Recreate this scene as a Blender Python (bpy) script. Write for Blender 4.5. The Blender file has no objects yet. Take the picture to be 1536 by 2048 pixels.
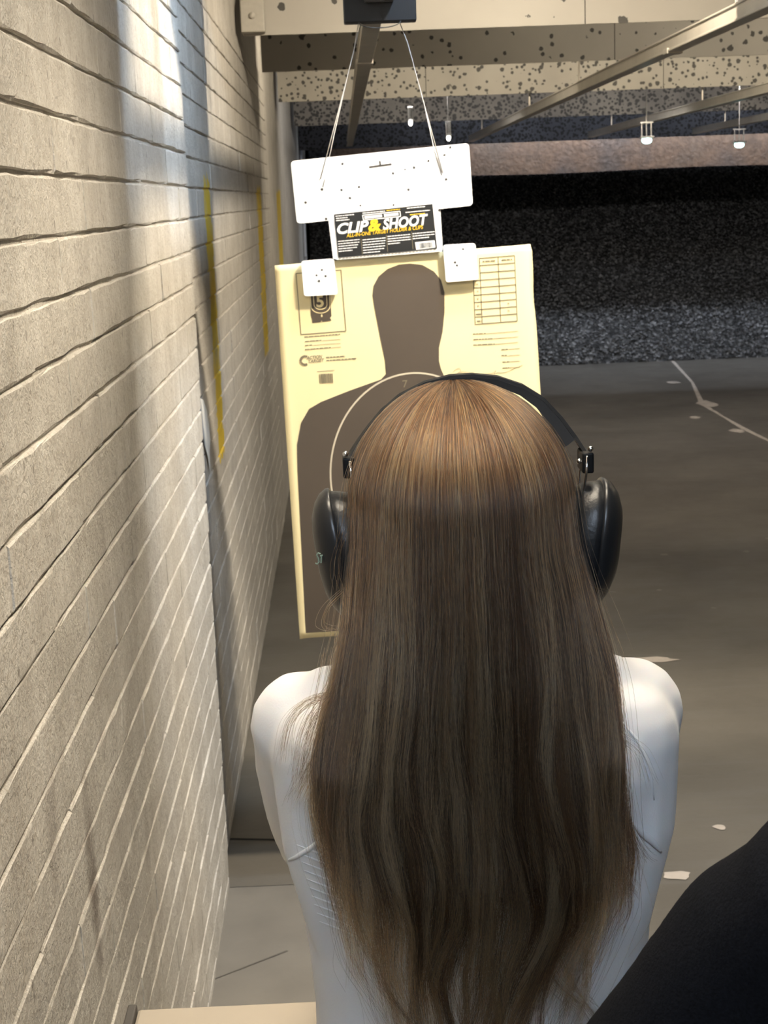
import bpy, bmesh, math, random
import numpy as np
from mathutils import Vector, Matrix, noise

random.seed(7); rng = np.random.default_rng(7)
SC = bpy.context.scene
COL = SC.collection

# ------------------------------------------------------------------ camera
F, CX, CY, H = 3076.0, 768.0, 1024.0, 1.69          # focal length in pixels of the 1536x2048 frame, eye height
_Y = np.array([(680 - CX) / F, (CY - 400) / F, -1.0]); _Y /= np.linalg.norm(_Y)
_Z = np.cross(np.array([1, .037, 0.0]), _Y); _Z /= np.linalg.norm(_Z)
_X = np.cross(_Y, _Z)
RW = np.stack([_X, _Y, _Z], 1)                        # world -> camera
EYE = np.array([0, 0, H])
cam_data = bpy.data.cameras.new('camera')
cam = bpy.data.objects.new('camera', cam_data); COL.objects.link(cam)
m = Matrix(RW.T.tolist()).to_4x4(); m.translation = Vector(EYE.tolist())
cam.matrix_world = m
cam_data.sensor_fit = 'VERTICAL'; cam_data.sensor_height = 36; cam_data.lens = F / 2048 * 36
cam_data.clip_start = .05
cam_data.dof.use_dof = True; cam_data.dof.focus_distance = 1.4; cam_data.dof.aperture_fstop = 30
SC.camera = cam
def ray(px, py): return RW.T @ np.array([(px - CX) / F, (CY - py) / F, -1.0])
def at(px, py, d):
    r = ray(px, py); return EYE + r * d / r[1]
def atz(px, py, z=0.0):
    r = ray(px, py); return EYE + r * (z - H) / r[2]

# ------------------------------------------------------------------ world, lamps, exposure
w = bpy.data.worlds.new('world'); SC.world = w; w.use_nodes = True
w.node_tree.nodes['Background'].inputs[0].default_value = (.02, .022, .026, 1)
w.node_tree.nodes['Background'].inputs[1].default_value = 1
vs = SC.view_settings
vs.view_transform = 'Standard'; vs.look = 'None'; vs.gamma = 1; vs.use_curve_mapping = False; vs.exposure = 0.0
cy_ = SC.cycles; cy_.max_bounces = 4; cy_.diffuse_bounces = 3; cy_.glossy_bounces = 3; cy_.transmission_bounces = 4; cy_.transparent_max_bounces = 4
cy_.caustics_reflective = False; cy_.caustics_refractive = False; cy_.adaptive_threshold = .04; cy_.use_light_tree = False
def area(name, loc, aim, sx, sy, watts, col, spread=180):
    l = bpy.data.lights.new(name, 'AREA'); l.shape = 'RECTANGLE'; l.size = sx; l.size_y = sy; l.energy = watts; l.color = col
    l.spread = math.radians(spread)
    o = bpy.data.objects.new(name, l); COL.objects.link(o); o.location = loc
    o.rotation_euler = (Vector(aim) - Vector(loc)).to_track_quat('-Z', 'Y').to_euler()
    return o
WARM, COOL = (1, .87, .68), (.62, .78, 1)
area('lane_light', (.75, 2.89, 2.72), (.75, 3.6, 1.2), .16, .10, 80, WARM)
area('lane_light_second', (2.3, 2.89, 2.72), (2.3, 3.6, 1.2), .16, .10, 30, WARM)
area('lane_light_cool', (.5, 2.68, 2.74), (.2, 3.1, 1.2), .14, .06, 16, COOL)
area('booth_light', (.05, 1.17, 2.62), (.03, 1.25, 1.0), .7, .2, 21, WARM)
area('wall_fill', (.34, 2.05, 2.64), (-.06, 1.95, .8), .5, .16, 10, WARM, 76)  # added fill, not a fixture of the range; brightens the lower left wall
area('lane_light_cool_rear', (.45, 3.30, 2.72), (-.2, 3.9, 1.3), .14, .06, 26, COOL)
area('booth_light_cool', (.0, -.9, 2.75), (.15, 1.3, 1.1), .9, .5, 31, (.70, .83, 1))
area('range_light_front', (.75, 4.67, 2.72), (.7, 5.4, 1.2), .16, .10, 52, WARM)
area('grey_baffle_fill', (2.4, 6.5, 2.72), (2.4, 7.6, 2.0), 2.6, .1, 13, WARM)  # invented lamp that lifts the grey baffle face out of the dark
area('range_light_front_second', (2.9, 4.67, 2.72), (2.9, 5.4, 1.2), .9, .10, 16, WARM)
area('range_light_mid', (1.8, 7.75, 2.62), (1.8, 9.2, 1.6), 3.9, .10, 50, WARM)
area('range_light_rear', (2.2, 10.2, 2.66), (2.2, 12.0, 1.2), 3.9, .12, 60, (.95, .9, .85))
area('rear_baffle_fill', (2.6, 13.15, 2.74), (2.6, 14.2, 2.2), 4.0, .1, 10, (.8, .87, 1))  # added bluish fill so the rearmost baffle does not go black
area('trap_light', (3.2, 14.5, 2.62), (3.2, 15.9, .7), 4.5, .12, 80, (.78, .86, 1))

# ------------------------------------------------------------------ materials
MATS = {}
class NT:
    def __init__(s, name):
        s.m = bpy.data.materials.new(name); s.m.use_nodes = True; s.t = s.m.node_tree; s.n = s.t.nodes
        s.b = s.n['Principled BSDF']; s.out = s.n['Material Output']; MATS[name] = s.m
    def new(s, kind, **kw):
        n = s.n.new(kind)
        for k, v in kw.items(): setattr(n, k, v)
        return n
    def link(s, a, b): s.t.links.new(a, b)
    def pos(s):
        if not hasattr(s, '_p'): s._p = s.new('ShaderNodeNewGeometry').outputs['Position']
        return s._p
    def mapping(s, scale, src=None):
        mp = s.new('ShaderNodeMapping'); mp.inputs['Scale'].default_value = scale
        s.link(src or s.pos(), mp.inputs['Vector']); return mp.outputs[0]
    def noise(s, scale, detail=4, rough=.55, vec=None):
        n = s.new('ShaderNodeTexNoise'); n.inputs['Scale'].default_value = scale; n.inputs['Detail'].default_value = detail
        n.inputs['Roughness'].default_value = rough; s.link(vec or s.pos(), n.inputs['Vector']); return n.outputs['Fac']
    def voro(s, scale, vec=None, feature='F1', rand=1):
        n = s.new('ShaderNodeTexVoronoi'); n.feature = feature; n.inputs['Scale'].default_value = scale
        n.inputs['Randomness'].default_value = rand
        s.link(vec or s.pos(), n.inputs['Vector']); return n
    def ramp(s, fac, *stops):
        r = s.new('ShaderNodeValToRGB'); e = r.color_ramp.elements
        while len(e) < len(stops): e.new(.5)
        for el, (p, c) in zip(e, stops):
            el.position = p; el.color = (*c, 1) if not isinstance(c, (int, float)) else (c, c, c, 1)
        s.link(fac, r.inputs[0]); return r.outputs[0]
    def mix(s, fac, a, b, mode='MIX'):
        n = s.new('ShaderNodeMix'); n.data_type = 'RGBA'; n.blend_type = mode
        for i, v in ((0, fac), (6, a), (7, b)):
            if isinstance(v, (int, float)): n.inputs[i].default_value = v if i == 0 else (v, v, v, 1)
            elif isinstance(v, tuple): n.inputs[i].default_value = (*v, 1)
            else: s.link(v, n.inputs[i])
        return n.outputs[2]
    def math(s, op, a, b=None, clamp=False):
        n = s.new('ShaderNodeMath'); n.operation = op; n.use_clamp = clamp
        for i, v in ((0, a), (1, b)):
            if v is None: continue
            if isinstance(v, (int, float)): n.inputs[i].default_value = v
            else: s.link(v, n.inputs[i])
        return n.outputs[0]
    def bump(s, h, strength=.3, dist=.01, normal=None):
        n = s.new('ShaderNodeBump'); n.inputs['Strength'].default_value = strength; n.inputs['Distance'].default_value = dist
        s.link(h, n.inputs['Height'])
        if normal: s.link(normal, n.inputs['Normal'])
        return n.outputs[0]
    def set(s, color=None, rough=None, metal=None, normal=None, **kw):
        for key, v in (('Base Color', color), ('Roughness', rough), ('Metallic', metal), ('Normal', normal)):
            if v is None: continue
            if isinstance(v, tuple): s.b.inputs[key].default_value = (*v, 1)
            elif isinstance(v, (int, float)): s.b.inputs[key].default_value = v
            else: s.link(v, s.b.inputs[key])
        for k, v in kw.items(): s.b.inputs[k].default_value = v
        return s
def plain(name, col, rough=.5, metal=0, var=.12, scale=60, bump=0, **kw):
    n = NT(name); f = n.noise(scale)
    c = n.mix(f, tuple(x * (1 - var) for x in col), tuple(min(1, x * (1 + var)) for x in col))
    n.set(c, rough, metal, n.bump(f, bump, .002) if bump else None, **kw); return n.m

# painted brick with thick roller paint, grime and yellow distance stripes
n = NT('painted_brick')
g1 = n.noise(9, 4); g2 = n.noise(120, 2, .7); g3 = n.noise(1.0, 3, .6, n.mapping((30, 30, 4)))
base = n.ramp(g1, (.28, (.49, .465, .42)), (.7, (.66, .635, .585)))
base = n.mix(n.math('MULTIPLY', n.ramp(g2, (.30, 1.0), (.50, 0.0)), .5), base, (.36, .31, .25), 'MIX')
base = n.mix(.35, base, n.ramp(g3, (.3, (.55, .5, .44)), (.7, (.9, .88, .84))), 'MULTIPLY')
sp = n.voro(26, n.mapping((1, 1, .6)))
chips = n.math('LESS_THAN', sp.outputs['Distance'], .10)
base = n.mix(n.math('MULTIPLY', chips, .55), base, (.16, .14, .12))
sep = n.new('ShaderNodeSeparateXYZ'); n.link(n.pos(), sep.inputs[0])
n22 = n.noise(22, 2); wob = n.math('MULTIPLY', n.math('SUBTRACT', n22, .5), .10); worn = n.ramp(g1, (.25, .35), (.5, 1.0))
def band(y0, y1, z0, z1):
    yy = n.math('ADD', sep.outputs['Y'], wob); zz = n.math('ADD', sep.outputs['Z'], wob)
    a = n.math('MULTIPLY', n.math('GREATER_THAN', yy, y0), n.math('LESS_THAN', yy, y1))
    b = n.math('MULTIPLY', n.math('GREATER_THAN', zz, z0), n.math('LESS_THAN', zz, z1))
    return n.math('MULTIPLY', n.math('MULTIPLY', a, b), worn)
for yy in ((4.30, 4.50, .98, 1.76), (7.0, 7.4, 1.0, 1.76), (9.3, 9.9, .9, 1.76)):
    base = n.mix(band(*yy), base, (.74, .54, .05))
for cy_, cz_, ry_, rz_, st_ in ((1.83, .86, .05, .20, .85), (1.62, 1.02, .05, .12, .45), (2.3, .70, .05, .10, .4), (2.1, 1.25, .03, .10, .3)):
    dy_ = n.math('MULTIPLY', n.math('SUBTRACT', sep.outputs['Y'], cy_), 1 / ry_); dz_ = n.math('MULTIPLY', n.math('SUBTRACT', sep.outputs['Z'], cz_), 1 / rz_)
    rr_ = n.math('ADD', n.math('MULTIPLY', dy_, dy_), n.math('MULTIPLY', dz_, dz_))
    mk_ = n.math('MULTIPLY', n.ramp(n.math('ADD', rr_, n.math('MULTIPLY', n22, .9)), (.35, 1.0), (1.0, 0.0)), st_)
    base = n.mix(mk_, base, (.14, .11, .09))
hgt = n.math('ADD', n.math('MULTIPLY', n.noise(55, 3), .7), n.math('MULTIPLY', n.noise(1, 1, .6, n.mapping((220, 220, 14))), .45))
n.set(base, .62, 0, n.bump(n.math('ADD', hgt, n.math('MULTIPLY', n.noise(200, 2, .7), .45)), .75, .005))

# steel baffle plates, cream paint with bullet splatter that thickens down range
def baffle(name, dots, light, dark, stain, r=1.0):
    n = NT(name)
    c = n.ramp(n.noise(2.5, 4), (.3, dark), (.7, light))
    v1 = n.voro(9 * dots, n.mapping((1, .02, 1))); v2 = n.voro(17 * dots, n.mapping((1, .02, 1)))
    wv = n.noise(60, 2)
    def dot(v, r): return n.math('LESS_THAN', n.math('ADD', v.outputs['Distance'], n.math('MULTIPLY', n.math('SUBTRACT', wv, .5), .25)), r)
    def pick(v, p):
        s = n.new('ShaderNodeSeparateColor'); n.link(v.outputs['Color'], s.inputs[0]); return n.math('LESS_THAN', s.outputs[0], p)
    k = n.math('MAXIMUM', n.math('MULTIPLY', dot(v1, .17 * r), pick(v1, stain)), n.math('MULTIPLY', dot(v2, .22 * r), pick(v2, stain * .8)))
    n.set(n.mix(n.math('MULTIPLY', k, .9), c, (.025, .023, .02)), .55, .0, n.bump(k, .5, -.01))
baffle('baffle_paint_a', .9, (.52, .49, .43), (.45, .42, .37), .30)
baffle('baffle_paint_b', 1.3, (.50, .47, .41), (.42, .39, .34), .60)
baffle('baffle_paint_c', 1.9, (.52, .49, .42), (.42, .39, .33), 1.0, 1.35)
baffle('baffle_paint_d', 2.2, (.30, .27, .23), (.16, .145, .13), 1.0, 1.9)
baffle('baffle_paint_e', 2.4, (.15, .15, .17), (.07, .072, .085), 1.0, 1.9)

n = NT('curtain_rubber')
c = n.ramp(n.noise(1.3, 4), (.3, (.075, .071, .07)), (.55, (.17, .105, .066)), (.75, (.12, .09, .066)))
c = n.mix(.55, c, n.ramp(n.noise(24, 3), (.35, .35), (.65, 1.0)), 'MULTIPLY')
n.set(c, .7, 0, n.bump(n.noise(30, 3), .5, .02))

n = NT('granulated_rubber')
v = n.voro(38); sc_ = n.new('ShaderNodeSeparateColor'); n.link(v.outputs['Color'], sc_.inputs[0])
c = n.ramp(sc_.outputs[0], (.0, .014), (.6, .04), (.88, .11), (1.0, .28))
n.set(c, .6, 0, n.bump(v.outputs['Distance'], 1.0, .03))
plain('rubber_chip', (.13, .13, .135), .5, var=.7, scale=25)

n = NT('range_floor')
c = n.ramp(n.noise(1.1, 6, .6), (.25, (.092, .083, .070)), (.75, (.160, .146, .124)))
st = n.noise(1, 5, .65, n.mapping((1.4, 16, 1)))
c = n.mix(n.math('MULTIPLY', n.ramp(st, (.52, 0.0), (.8, 1.0)), .5), c, (.16, .155, .145))
v = n.voro(5.5); pk = n.new('ShaderNodeSeparateColor'); n.link(v.outputs['Color'], pk.inputs[0])
spk = n.math('MULTIPLY', n.math('LESS_THAN', n.math('ADD', v.outputs['Distance'], n.math('MULTIPLY', n.noise(60), .12)), .15), n.math('LESS_THAN', pk.outputs[0], .22))
c = n.mix(n.math('MULTIPLY', spk, .5), c, (.34, .31, .27))
n.set(c, n.ramp(n.noise(3.5, 4), (.3, .28), (.7, .42)), 0, n.bump(n.noise(40, 4), .12, .004))
plain('slab_concrete', (.155, .142, .122), .55, var=.25, scale=7, bump=.2)
plain('slab_line', (.09, .082, .07), .7)
plain('joint_dark', (.02, .019, .017), .8)
plain('scuff_pale', (.42, .37, .32), .7, var=.4, scale=14)
plain('wall_paint', (.50, .47, .42), .7, var=.1, scale=5, bump=.2)
plain('ceiling_black', (.06, .058, .055), .8)
plain('rail_steel', (.60, .56, .49), .32, .55, var=.2, scale=8)
plain('bracket_paint', (.50, .47, .41), .55)
plain('conduit_grey', (.42, .44, .48), .4)
plain('carrier_black', (.012, .012, .013), .5)
plain('silver_metal', (.75, .75, .74), .22, 1.0, var=.05)
plain('cord_grey', (.55, .52, .47), .5, var=.2)
plain('wire_dark', (.05, .048, .045), .5)
plain('holder_white', (.86, .85, .82), .45, var=.03)
plain('hole_dark', (.05, .045, .04), .8)
plain('target_paper', (.86, .72, .40), .75, var=.05, scale=9, bump=.12)
plain('target_ink', (.080, .060, .042), .6, var=.1, scale=9)
plain('ink_grey', (.20, .165, .10), .8, var=.1)
plain('ink_pale', (.48, .40, .25), .8, var=.1)
plain('paper_line', (.60, .52, .38), .7, var=.1)
plain('label_black', (.012, .012, .011), .45)
plain('label_white', (.85, .84, .80), .5, var=.03)
plain('label_yellow', (.90, .58, .02), .5, var=.05)
plain('counter_top', (.36, .315, .255), .42, var=.25, scale=3, bump=.1)
plain('counter_edge', (.06, .055, .05), .6)
plain('muff_shell', (.016, .017, .019), .33, var=.15, scale=120, bump=.08)
plain('muff_cushion', (.013, .014, .016), .38, var=.15, scale=300, bump=.2)
plain('band_black', (.006, .006, .0065), .6, **{'Specular IOR Level': .25})
plain('chrome', (.85, .85, .86), .12, 1.0, var=.03)
plain('marker_green', (.30, .40, .30), .6)
plain('skin', (.62, .40, .29), .5, var=.08, scale=30)
plain('eye_white', (.8, .8, .78), .2, var=.02)
plain('eye_dark', (.03, .02, .015), .15)
plain('lip', (.5, .22, .19), .45)
plain('trousers_dark', (.03, .032, .04), .8, bump=.3)
plain('shoe_black', (.02, .02, .02), .5)
n = NT('black_fleece'); f = n.noise(420, 4, .7)
n.set(n.ramp(f, (.3, (.004, .0045, .0062)), (.75, (.012, .013, .018))), .95, 0, n.bump(f, .6, .002))
n.b.inputs['Specular IOR Level'].default_value = .15
n = NT('short_hair_dark'); f = n.noise(1, 4, .6, n.mapping((300, 300, 60)))
n.set(n.ramp(f, (.3, .006), (.7, .03)), .5, 0, n.bump(f, .8, .004))
n = NT('white_knit'); f = n.noise(1, 3, .6, n.mapping((900, 900, 500)))
c = n.mix(n.noise(14, 4), (.80, .785, .78), (.88, .87, .86))
n.set(c, .85, 0, n.bump(f, .18, .001))
n.b.inputs['Sheen Weight'].default_value = .25; n.b.inputs['Subsurface Weight'].default_value = .15
n.b.inputs['Subsurface Radius'].default_value = (.02, .012, .008)
n.b.inputs['Subsurface Scale'].default_value = .5
n = NT('hair_underlayer'); f = n.noise(1, 4, .6, n.mapping((260, 260, 5)))
n.set(n.ramp(f, (.3, (.010, .006, .004)), (.75, (.045, .026, .015))), .6, 0, n.bump(f, .6, .003))
# strands: brown, coppery at the crown, ash brown with pale streaks in the lengths
n = NT('hair_strand')
hi = n.new('ShaderNodeAttribute'); hi.attribute_name = 'tone'
sep = n.new('ShaderNodeSeparateXYZ'); n.link(n.pos(), sep.inputs[0])
top = n.math('MULTIPLY', n.math('SUBTRACT', sep.outputs['Z'], 1.36), 6.5, True)
ca = n.ramp(hi.outputs['Fac'], (0, (.004, .0022, .0012)), (.35, (.027, .0125, .0052)), (.65, (.10, .053, .0225)), (1, (.36, .22, .105)))
cb = n.ramp(hi.outputs['Fac'], (0, (.008, .0028, .001)), (.35, (.034, .013, .0042)), (.65, (.105, .040, .012)), (1, (.38, .18, .062)))
hb = n.new('ShaderNodeBsdfHairPrincipled'); hb.parametrization = 'COLOR'
n.link(n.mix(top, ca, cb), hb.inputs['Color'])
hb.inputs['Roughness'].default_value = .30; hb.inputs['Radial Roughness'].default_value = .38
n.link(hb.outputs[0], n.out.inputs[0])
def emit(name, col, s):
    n = NT(name); n.set((.8, .8, .8), .4); n.b.inputs['Emission Color'].default_value = (*col, 1); n.b.inputs['Emission Strength'].default_value = s
emit('led_teal', (.55, 1, .95), 9); emit('led_white', (1, .95, .85), 9); emit('tube_warm', (1, .86, .65), 3)

# ------------------------------------------------------------------ mesh helpers
def mesh(name, v, f, smooth=False):
    me = bpy.data.meshes.new(name); me.from_pydata([tuple(map(float, p)) for p in v], [], f)
    bm = bmesh.new(); bm.from_mesh(me); bmesh.ops.recalc_face_normals(bm, faces=bm.faces); bm.to_mesh(me); bm.free()
    if smooth: me.polygons.foreach_set('use_smooth', [True] * len(me.polygons))
    return me
def obj(name, me, mat, parent=None, loc=None):
    o = bpy.data.objects.new(name, me); COL.objects.link(o)
    if mat and not len(me.materials): me.materials.append(MATS[mat])
    if parent is not None:
        o.parent = parent; o.matrix_parent_inverse = parent.matrix_world.inverted()
    if loc is not None: o.location = loc
    return o
def empty(name, loc=(0, 0, 0)):
    o = bpy.data.objects.new(name, None); COL.objects.link(o); o.location = loc; o.empty_display_size = .05
    o.matrix_world = Matrix.Translation(loc); return o
def tag(o, label=None, cat=None, group=None, kind=None):
    for k, v in (('label', label), ('category', cat), ('group', group), ('kind', kind)):
        if v: o[k] = v
    return o
class MB:
    def __init__(s): s.v, s.f = [], []
    def add(s, v, f):
        b = len(s.v); s.v += [tuple(map(float, p)) for p in v]; s.f += [tuple(i + b for i in q) for q in f]; return s
    def box(s, a, b, ch=0):
        (x0, y0, z0), (x1, y1, z1) = a, b
        if not ch:
            return s.add([(x0, y0, z0), (x1, y0, z0), (x1, y1, z0), (x0, y1, z0), (x0, y0, z1), (x1, y0, z1), (x1, y1, z1), (x0, y1, z1)],
                         [(0, 3, 2, 1), (4, 5, 6, 7), (0, 1, 5, 4), (1, 2, 6, 5), (2, 3, 7, 6), (3, 0, 4, 7)])
        bm = bmesh.new(); bmesh.ops.create_cube(bm, size=1)
        for q in bm.verts: q.co = ((x0 + x1) / 2 + q.co.x * (x1 - x0), (y0 + y1) / 2 + q.co.y * (y1 - y0), (z0 + z1) / 2 + q.co.z * (z1 - z0))
        bmesh.ops.bevel(bm, geom=list(bm.edges), offset=ch, segments=2, affect='EDGES', profile=.5)
        bm.verts.index_update(); r = [tuple(q.co) for q in bm.verts], [tuple(q.index for q in f.verts) for f in bm.faces]; bm.free()
        return s.add(*r)
    def loft(s, rings, cap=True, closed=True):
        n = len(rings[0]); v = [p for r in rings for p in r]; f = []
        for i in range(len(rings) - 1):
            for j in range(n if closed else n - 1):
                k = (j + 1) % n; f.append((i * n + j, i * n + k, (i + 1) * n + k, (i + 1) * n + j))
        if cap: f += [tuple(range(n))[::-1], tuple(range((len(rings) - 1) * n, len(rings) * n))]
        return s.add(v, f)
    def tube(s, pts, r, n=8, flat=1.0):
        pts = [Vector(p) for p in pts]; rr = r if hasattr(r, '__len__') else [r] * len(pts)
        rings = []; ref = None
        for i, p in enumerate(pts):
            t = (pts[min(i + 1, len(pts) - 1)] - pts[max(i - 1, 0)]).normalized()
            if ref is None: ref = t.orthogonal().normalized()
            ref = (ref - t * ref.dot(t)).normalized(); bi = t.cross(ref)
            rings.append([tuple(p + (ref * math.cos(a) + bi * math.sin(a) * flat) * rr[i]) for a in np.linspace(0, 2 * math.pi, n, False)])
        return s.loft(rings)
    def ball(s, c, r, seg=16, ring=10):
        r = r if hasattr(r, '__len__') else (r, r, r)
        rings = []
        for i in range(1, ring):
            t = math.pi * i / ring
            rings.append([(c[0] + r[0] * math.sin(t) * math.cos(a), c[1] + r[1] * math.sin(t) * math.sin(a), c[2] + r[2] * math.cos(t)) for a in np.linspace(0, 2 * math.pi, seg, False)])
        return s.loft(rings)
    def limb(s, pts, rr, n=14):           # capsule chain with round ends
        s.tube(pts, rr, n)
        for p, r in ((pts[0], rr[0]), (pts[-1], rr[-1])): s.ball(p, r, n, 8)
        for p, r in zip(pts[1:-1], rr[1:-1]): s.ball(p, r * .99, n, 8)
        return s
    def build(s, name, mat, parent=None, smooth=False): return obj(name, mesh(name, s.v, s.f, smooth), mat, parent)
def remesh(mb, name, voxel, smooth_it, mat, parent=None, pre=None):
    o = obj(name + '_tmp', mesh(name, mb.v, mb.f), None)
    r = o.modifiers.new('r', 'REMESH'); r.mode = 'VOXEL'; r.voxel_size = voxel; r.use_smooth_shade = True
    s = o.modifiers.new('s', 'SMOOTH'); s.iterations = smooth_it; s.factor = .5
    bpy.context.view_layer.update()
    dg = bpy.context.evaluated_depsgraph_get()
    me = bpy.data.meshes.new_from_object(o.evaluated_get(dg)); me.name = name
    bpy.data.objects.remove(o)
    me.polygons.foreach_set('use_smooth', [True] * len(me.polygons))
    if pre: pre(me)
    me.materials.clear()
    return obj(name, me, mat, parent)
def structure(o): o['kind'] = 'structure'; return o

# ------------------------------------------------------------------ room
XL, XR, YB, YE, ZC = -.37, 6.2, -3.0, 18.2, 2.95
fl = structure(MB().box((XL - .3, YB - .2, -.2), (XR + .2, YE + .2, 0)).build('floor', 'range_floor'))
slab = structure(MB().box((XL, YB, -.02), (.42, 3.60, .012)).build('floor_firing_slab', 'slab_concrete'))
MB().box((XL, 3.60, 0), (.42, 3.625, .002)).build('slab_gap', 'joint_dark', slab)
def strip(name, pts, wd, z, mat, parent):
    mb = MB(); L, Rr = [], []
    for i, p in enumerate(pts):
        p = np.array(p); t = np.array(pts[min(i + 1, len(pts) - 1)]) - np.array(pts[max(i - 1, 0)]); t = t / np.linalg.norm(t)
        nn = np.array([-t[1], t[0]]) * wd * .5 * random.uniform(.5, 1.5)
        L.append((*(p[:2] + nn), z)); Rr.append((*(p[:2] - nn), z))
    n_ = len(pts)
    mb.add(L + Rr, [(i, i + 1, n_ + i + 1, n_ + i) for i in range(n_ - 1)])
    return mb.build(name, mat, parent)
strip('floor_joint', [(XL, 3.93), (0, 3.87), (.36, 3.80)], .012, .0015, 'joint_dark', fl)
strip('slab_joint', [tuple(atz(405, 1968, .012)[:2]), tuple(atz(575, 1902, .012)[:2])], .005, .0135, 'slab_line', slab)
cr = [atz(px, py)[:2] for px, py in ((1345, 722), (1385, 765), (1405, 808), (1445, 833), (1490, 858), (1540, 884), (1600, 915))]
strip('floor_crack', [tuple(c + rng.normal(0, .01, 2)) for c in cr], .045, .0015, 'scuff_pale', fl)
for px, py, rx, ry in ((1416, 808, .09, .22), (1355, 1752, .045, .03), (1475, 862, .06, .10), (1300, 1320, .12, .04), (1440, 1655, .02, .02), (1345, 765, .08, .12), (1390, 835, .05, .08)):
    c = atz(px, py); k = 11
    MB().add([(c[0] + rx * random.uniform(.6, 1.1) * math.cos(a), c[1] + ry * random.uniform(.6, 1.1) * math.sin(a), .002) for a in np.linspace(0, 2 * math.pi, k, False)], [tuple(range(k))]).build('floor_scuff', 'scuff_pale', fl)
structure(MB().box((XL - .3, YB - .2, ZC), (XR + .2, YE + .2, ZC + .15)).build('ceiling', 'ceiling_black'))
structure(MB().box((XR, YB - .2, 0), (XR + .2, YE + .2, ZC)).build('wall_right', 'wall_paint'))
structure(MB().box((XL - .3, YB - .2, 0), (XR, YB, ZC)).build('wall_back', 'wall_paint'))
structure(MB().box((XL - .3, YE, 0), (XR, YE + .2, ZC)).build('wall_end', 'ceiling_black'))

# left wall: mortar core with every brick of it laid in courses
CO, Z0 = .0738, .0325
def brick_mesh(L, h, depth, seed):
    r = random.Random(seed); nx = max(3, int(L / .06))
    ys = np.linspace(0, L, nx + 1); rows = []
    for zi, (zz, xx) in enumerate(((0, -depth), (.0008, -.0022), (.0035, 0), (h - .003, -.0004), (h - .0006, -.002), (h, -depth))):
        rows.append([(xx + (r.uniform(-.0009, .0009) if 0 < zi < 5 else 0), y, zz + (r.uniform(-.0017, .0017) if zi in (1, 2, 3, 4) else 0)) for y in ys])
    mb = MB(); mb.loft(rows, cap=False, closed=False); n_ = nx + 1
    mb.f += [tuple(i * n_ for i in range(6)), tuple(i * n_ + nx for i in range(6))[::-1]]
    return mesh('brick', mb.v, mb.f)
def course_wall(name, x, y0, y1, L, zmax, seed, core_to=None):
    core = structure(MB().box((XL - .3, y0, 0), (x - .0045, core_to or y1, ZC)).build(name, 'painted_brick'))
    k = 0; J, JH = .0042, .0004
    z = Z0 - CO
    while z < zmax:
        h = CO - J; zz = z + J
        if z < 0: h = Z0 - .001; zz = .001
        y = y0; first = True
        while y < y1 - .02:
            ln = L * (.5 if (first and k % 2) else 1); ln = min(ln, y1 - y)
            if y1 - y - ln < .06: ln = y1 - y
            first = False
            key = (round(ln - JH, 3), round(h, 3), random.randrange(5))
            me = BR.get(key) or BR.setdefault(key, brick_mesh(key[0], key[1], .012, hash(key)))
            o = obj('brick', me, 'painted_brick', core, None)
            o.location = (x + random.uniform(-.0012, .0012), y + JH * .5, zz)
            y += ln
        z += CO; k += 1
    return core
BR = {}
near = course_wall('wall_left', XL + .022, 1.1, 3.62, .42, 2.30, 1)
structure(MB().box((XL - .3, YB, 0), (XL + .022, 1.1, ZC)).build('wall_left_entry', 'painted_brick'))
far = course_wall('wall_left_range', XL, 3.62, 8.2, .92, 2.30, 2, YE)
# flaked plaster patch on the recessed wall edge
pts = [(399, 796), (407, 800), (414, 822), (418, 850), (421, 880), (419, 905), (421, 945), (416, 915), (409, 890), (403, 850), (398, 820)]
def on_wall(px, py, x):
    r = ray(px, py); return EYE + r * x / r[0]
pw = [on_wall(px, py, XL + .004) for px, py in pts]
MB().add(pw, [tuple(range(len(pw)))]).build('plaster_patch', 'label_white', far)

# ------------------------------------------------------------------ overhead baffles
def baffle_plate(y, zb, mat, label, seams=(), tilt=.0, x0=XL + .02):
    t = empty('overhead_baffle', (2.9, y, zb)); tag(t, label, 'baffle', 'overhead baffle plates across the lanes')
    xs = [x0] + list(seams) + [XR - .02]
    for a, b in zip(xs, xs[1:]):
        MB().box((a + .002, y, zb), (b - .002, y + .012, ZC - .005)).build('panel', mat, t)
    for s in seams: MB().box((s - .03, y + .014, zb + .004), (s + .03, y + .03, ZC - .01)).build('backing_strip', 'ceiling_black', t)
    return t
structure(baffle_plate(2.63, 2.24, 'baffle_paint_a', 'cream baffle plate directly over the counter, unseen, placed to cut the lamp light'))  # three unseen plates, placed to shape the lamp beams on the wall
structure(baffle_plate(2.84, 2.50, 'baffle_paint_a', 'short cream baffle plate above the counter edge, unseen, placed to cut the lamp light'))
structure(baffle_plate(3.25, 2.33, 'baffle_paint_a', 'cream baffle plate just before the target carrier, unseen, placed to cut the lamp light'))
baffle_plate(4.62, 2.305, 'baffle_paint_b', 'first baffle whose dark lower edge shows at the top of the photo', (1.4, 3.3))
b0 = baffle_plate(6.21, 2.325, 'baffle_paint_a', 'cream baffle face nearest the camera with few bullet marks', (.98, 1.72, 2.72, 4.3))
MB().box((XL + .02, 6.13, 2.33), (XL + .11, 6.205, 2.45), .004).build('bracket', 'bracket_paint', b0)
MB().ball((XL + .065, 6.125, 2.39), (.012, .008, .012)).build('bolt', 'bracket_paint', b0)
baffle_plate(7.66, 2.303, 'baffle_paint_b', 'second grey shaded baffle face behind the nearest cream one', (1.35, 2.3, 3.6))
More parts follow.
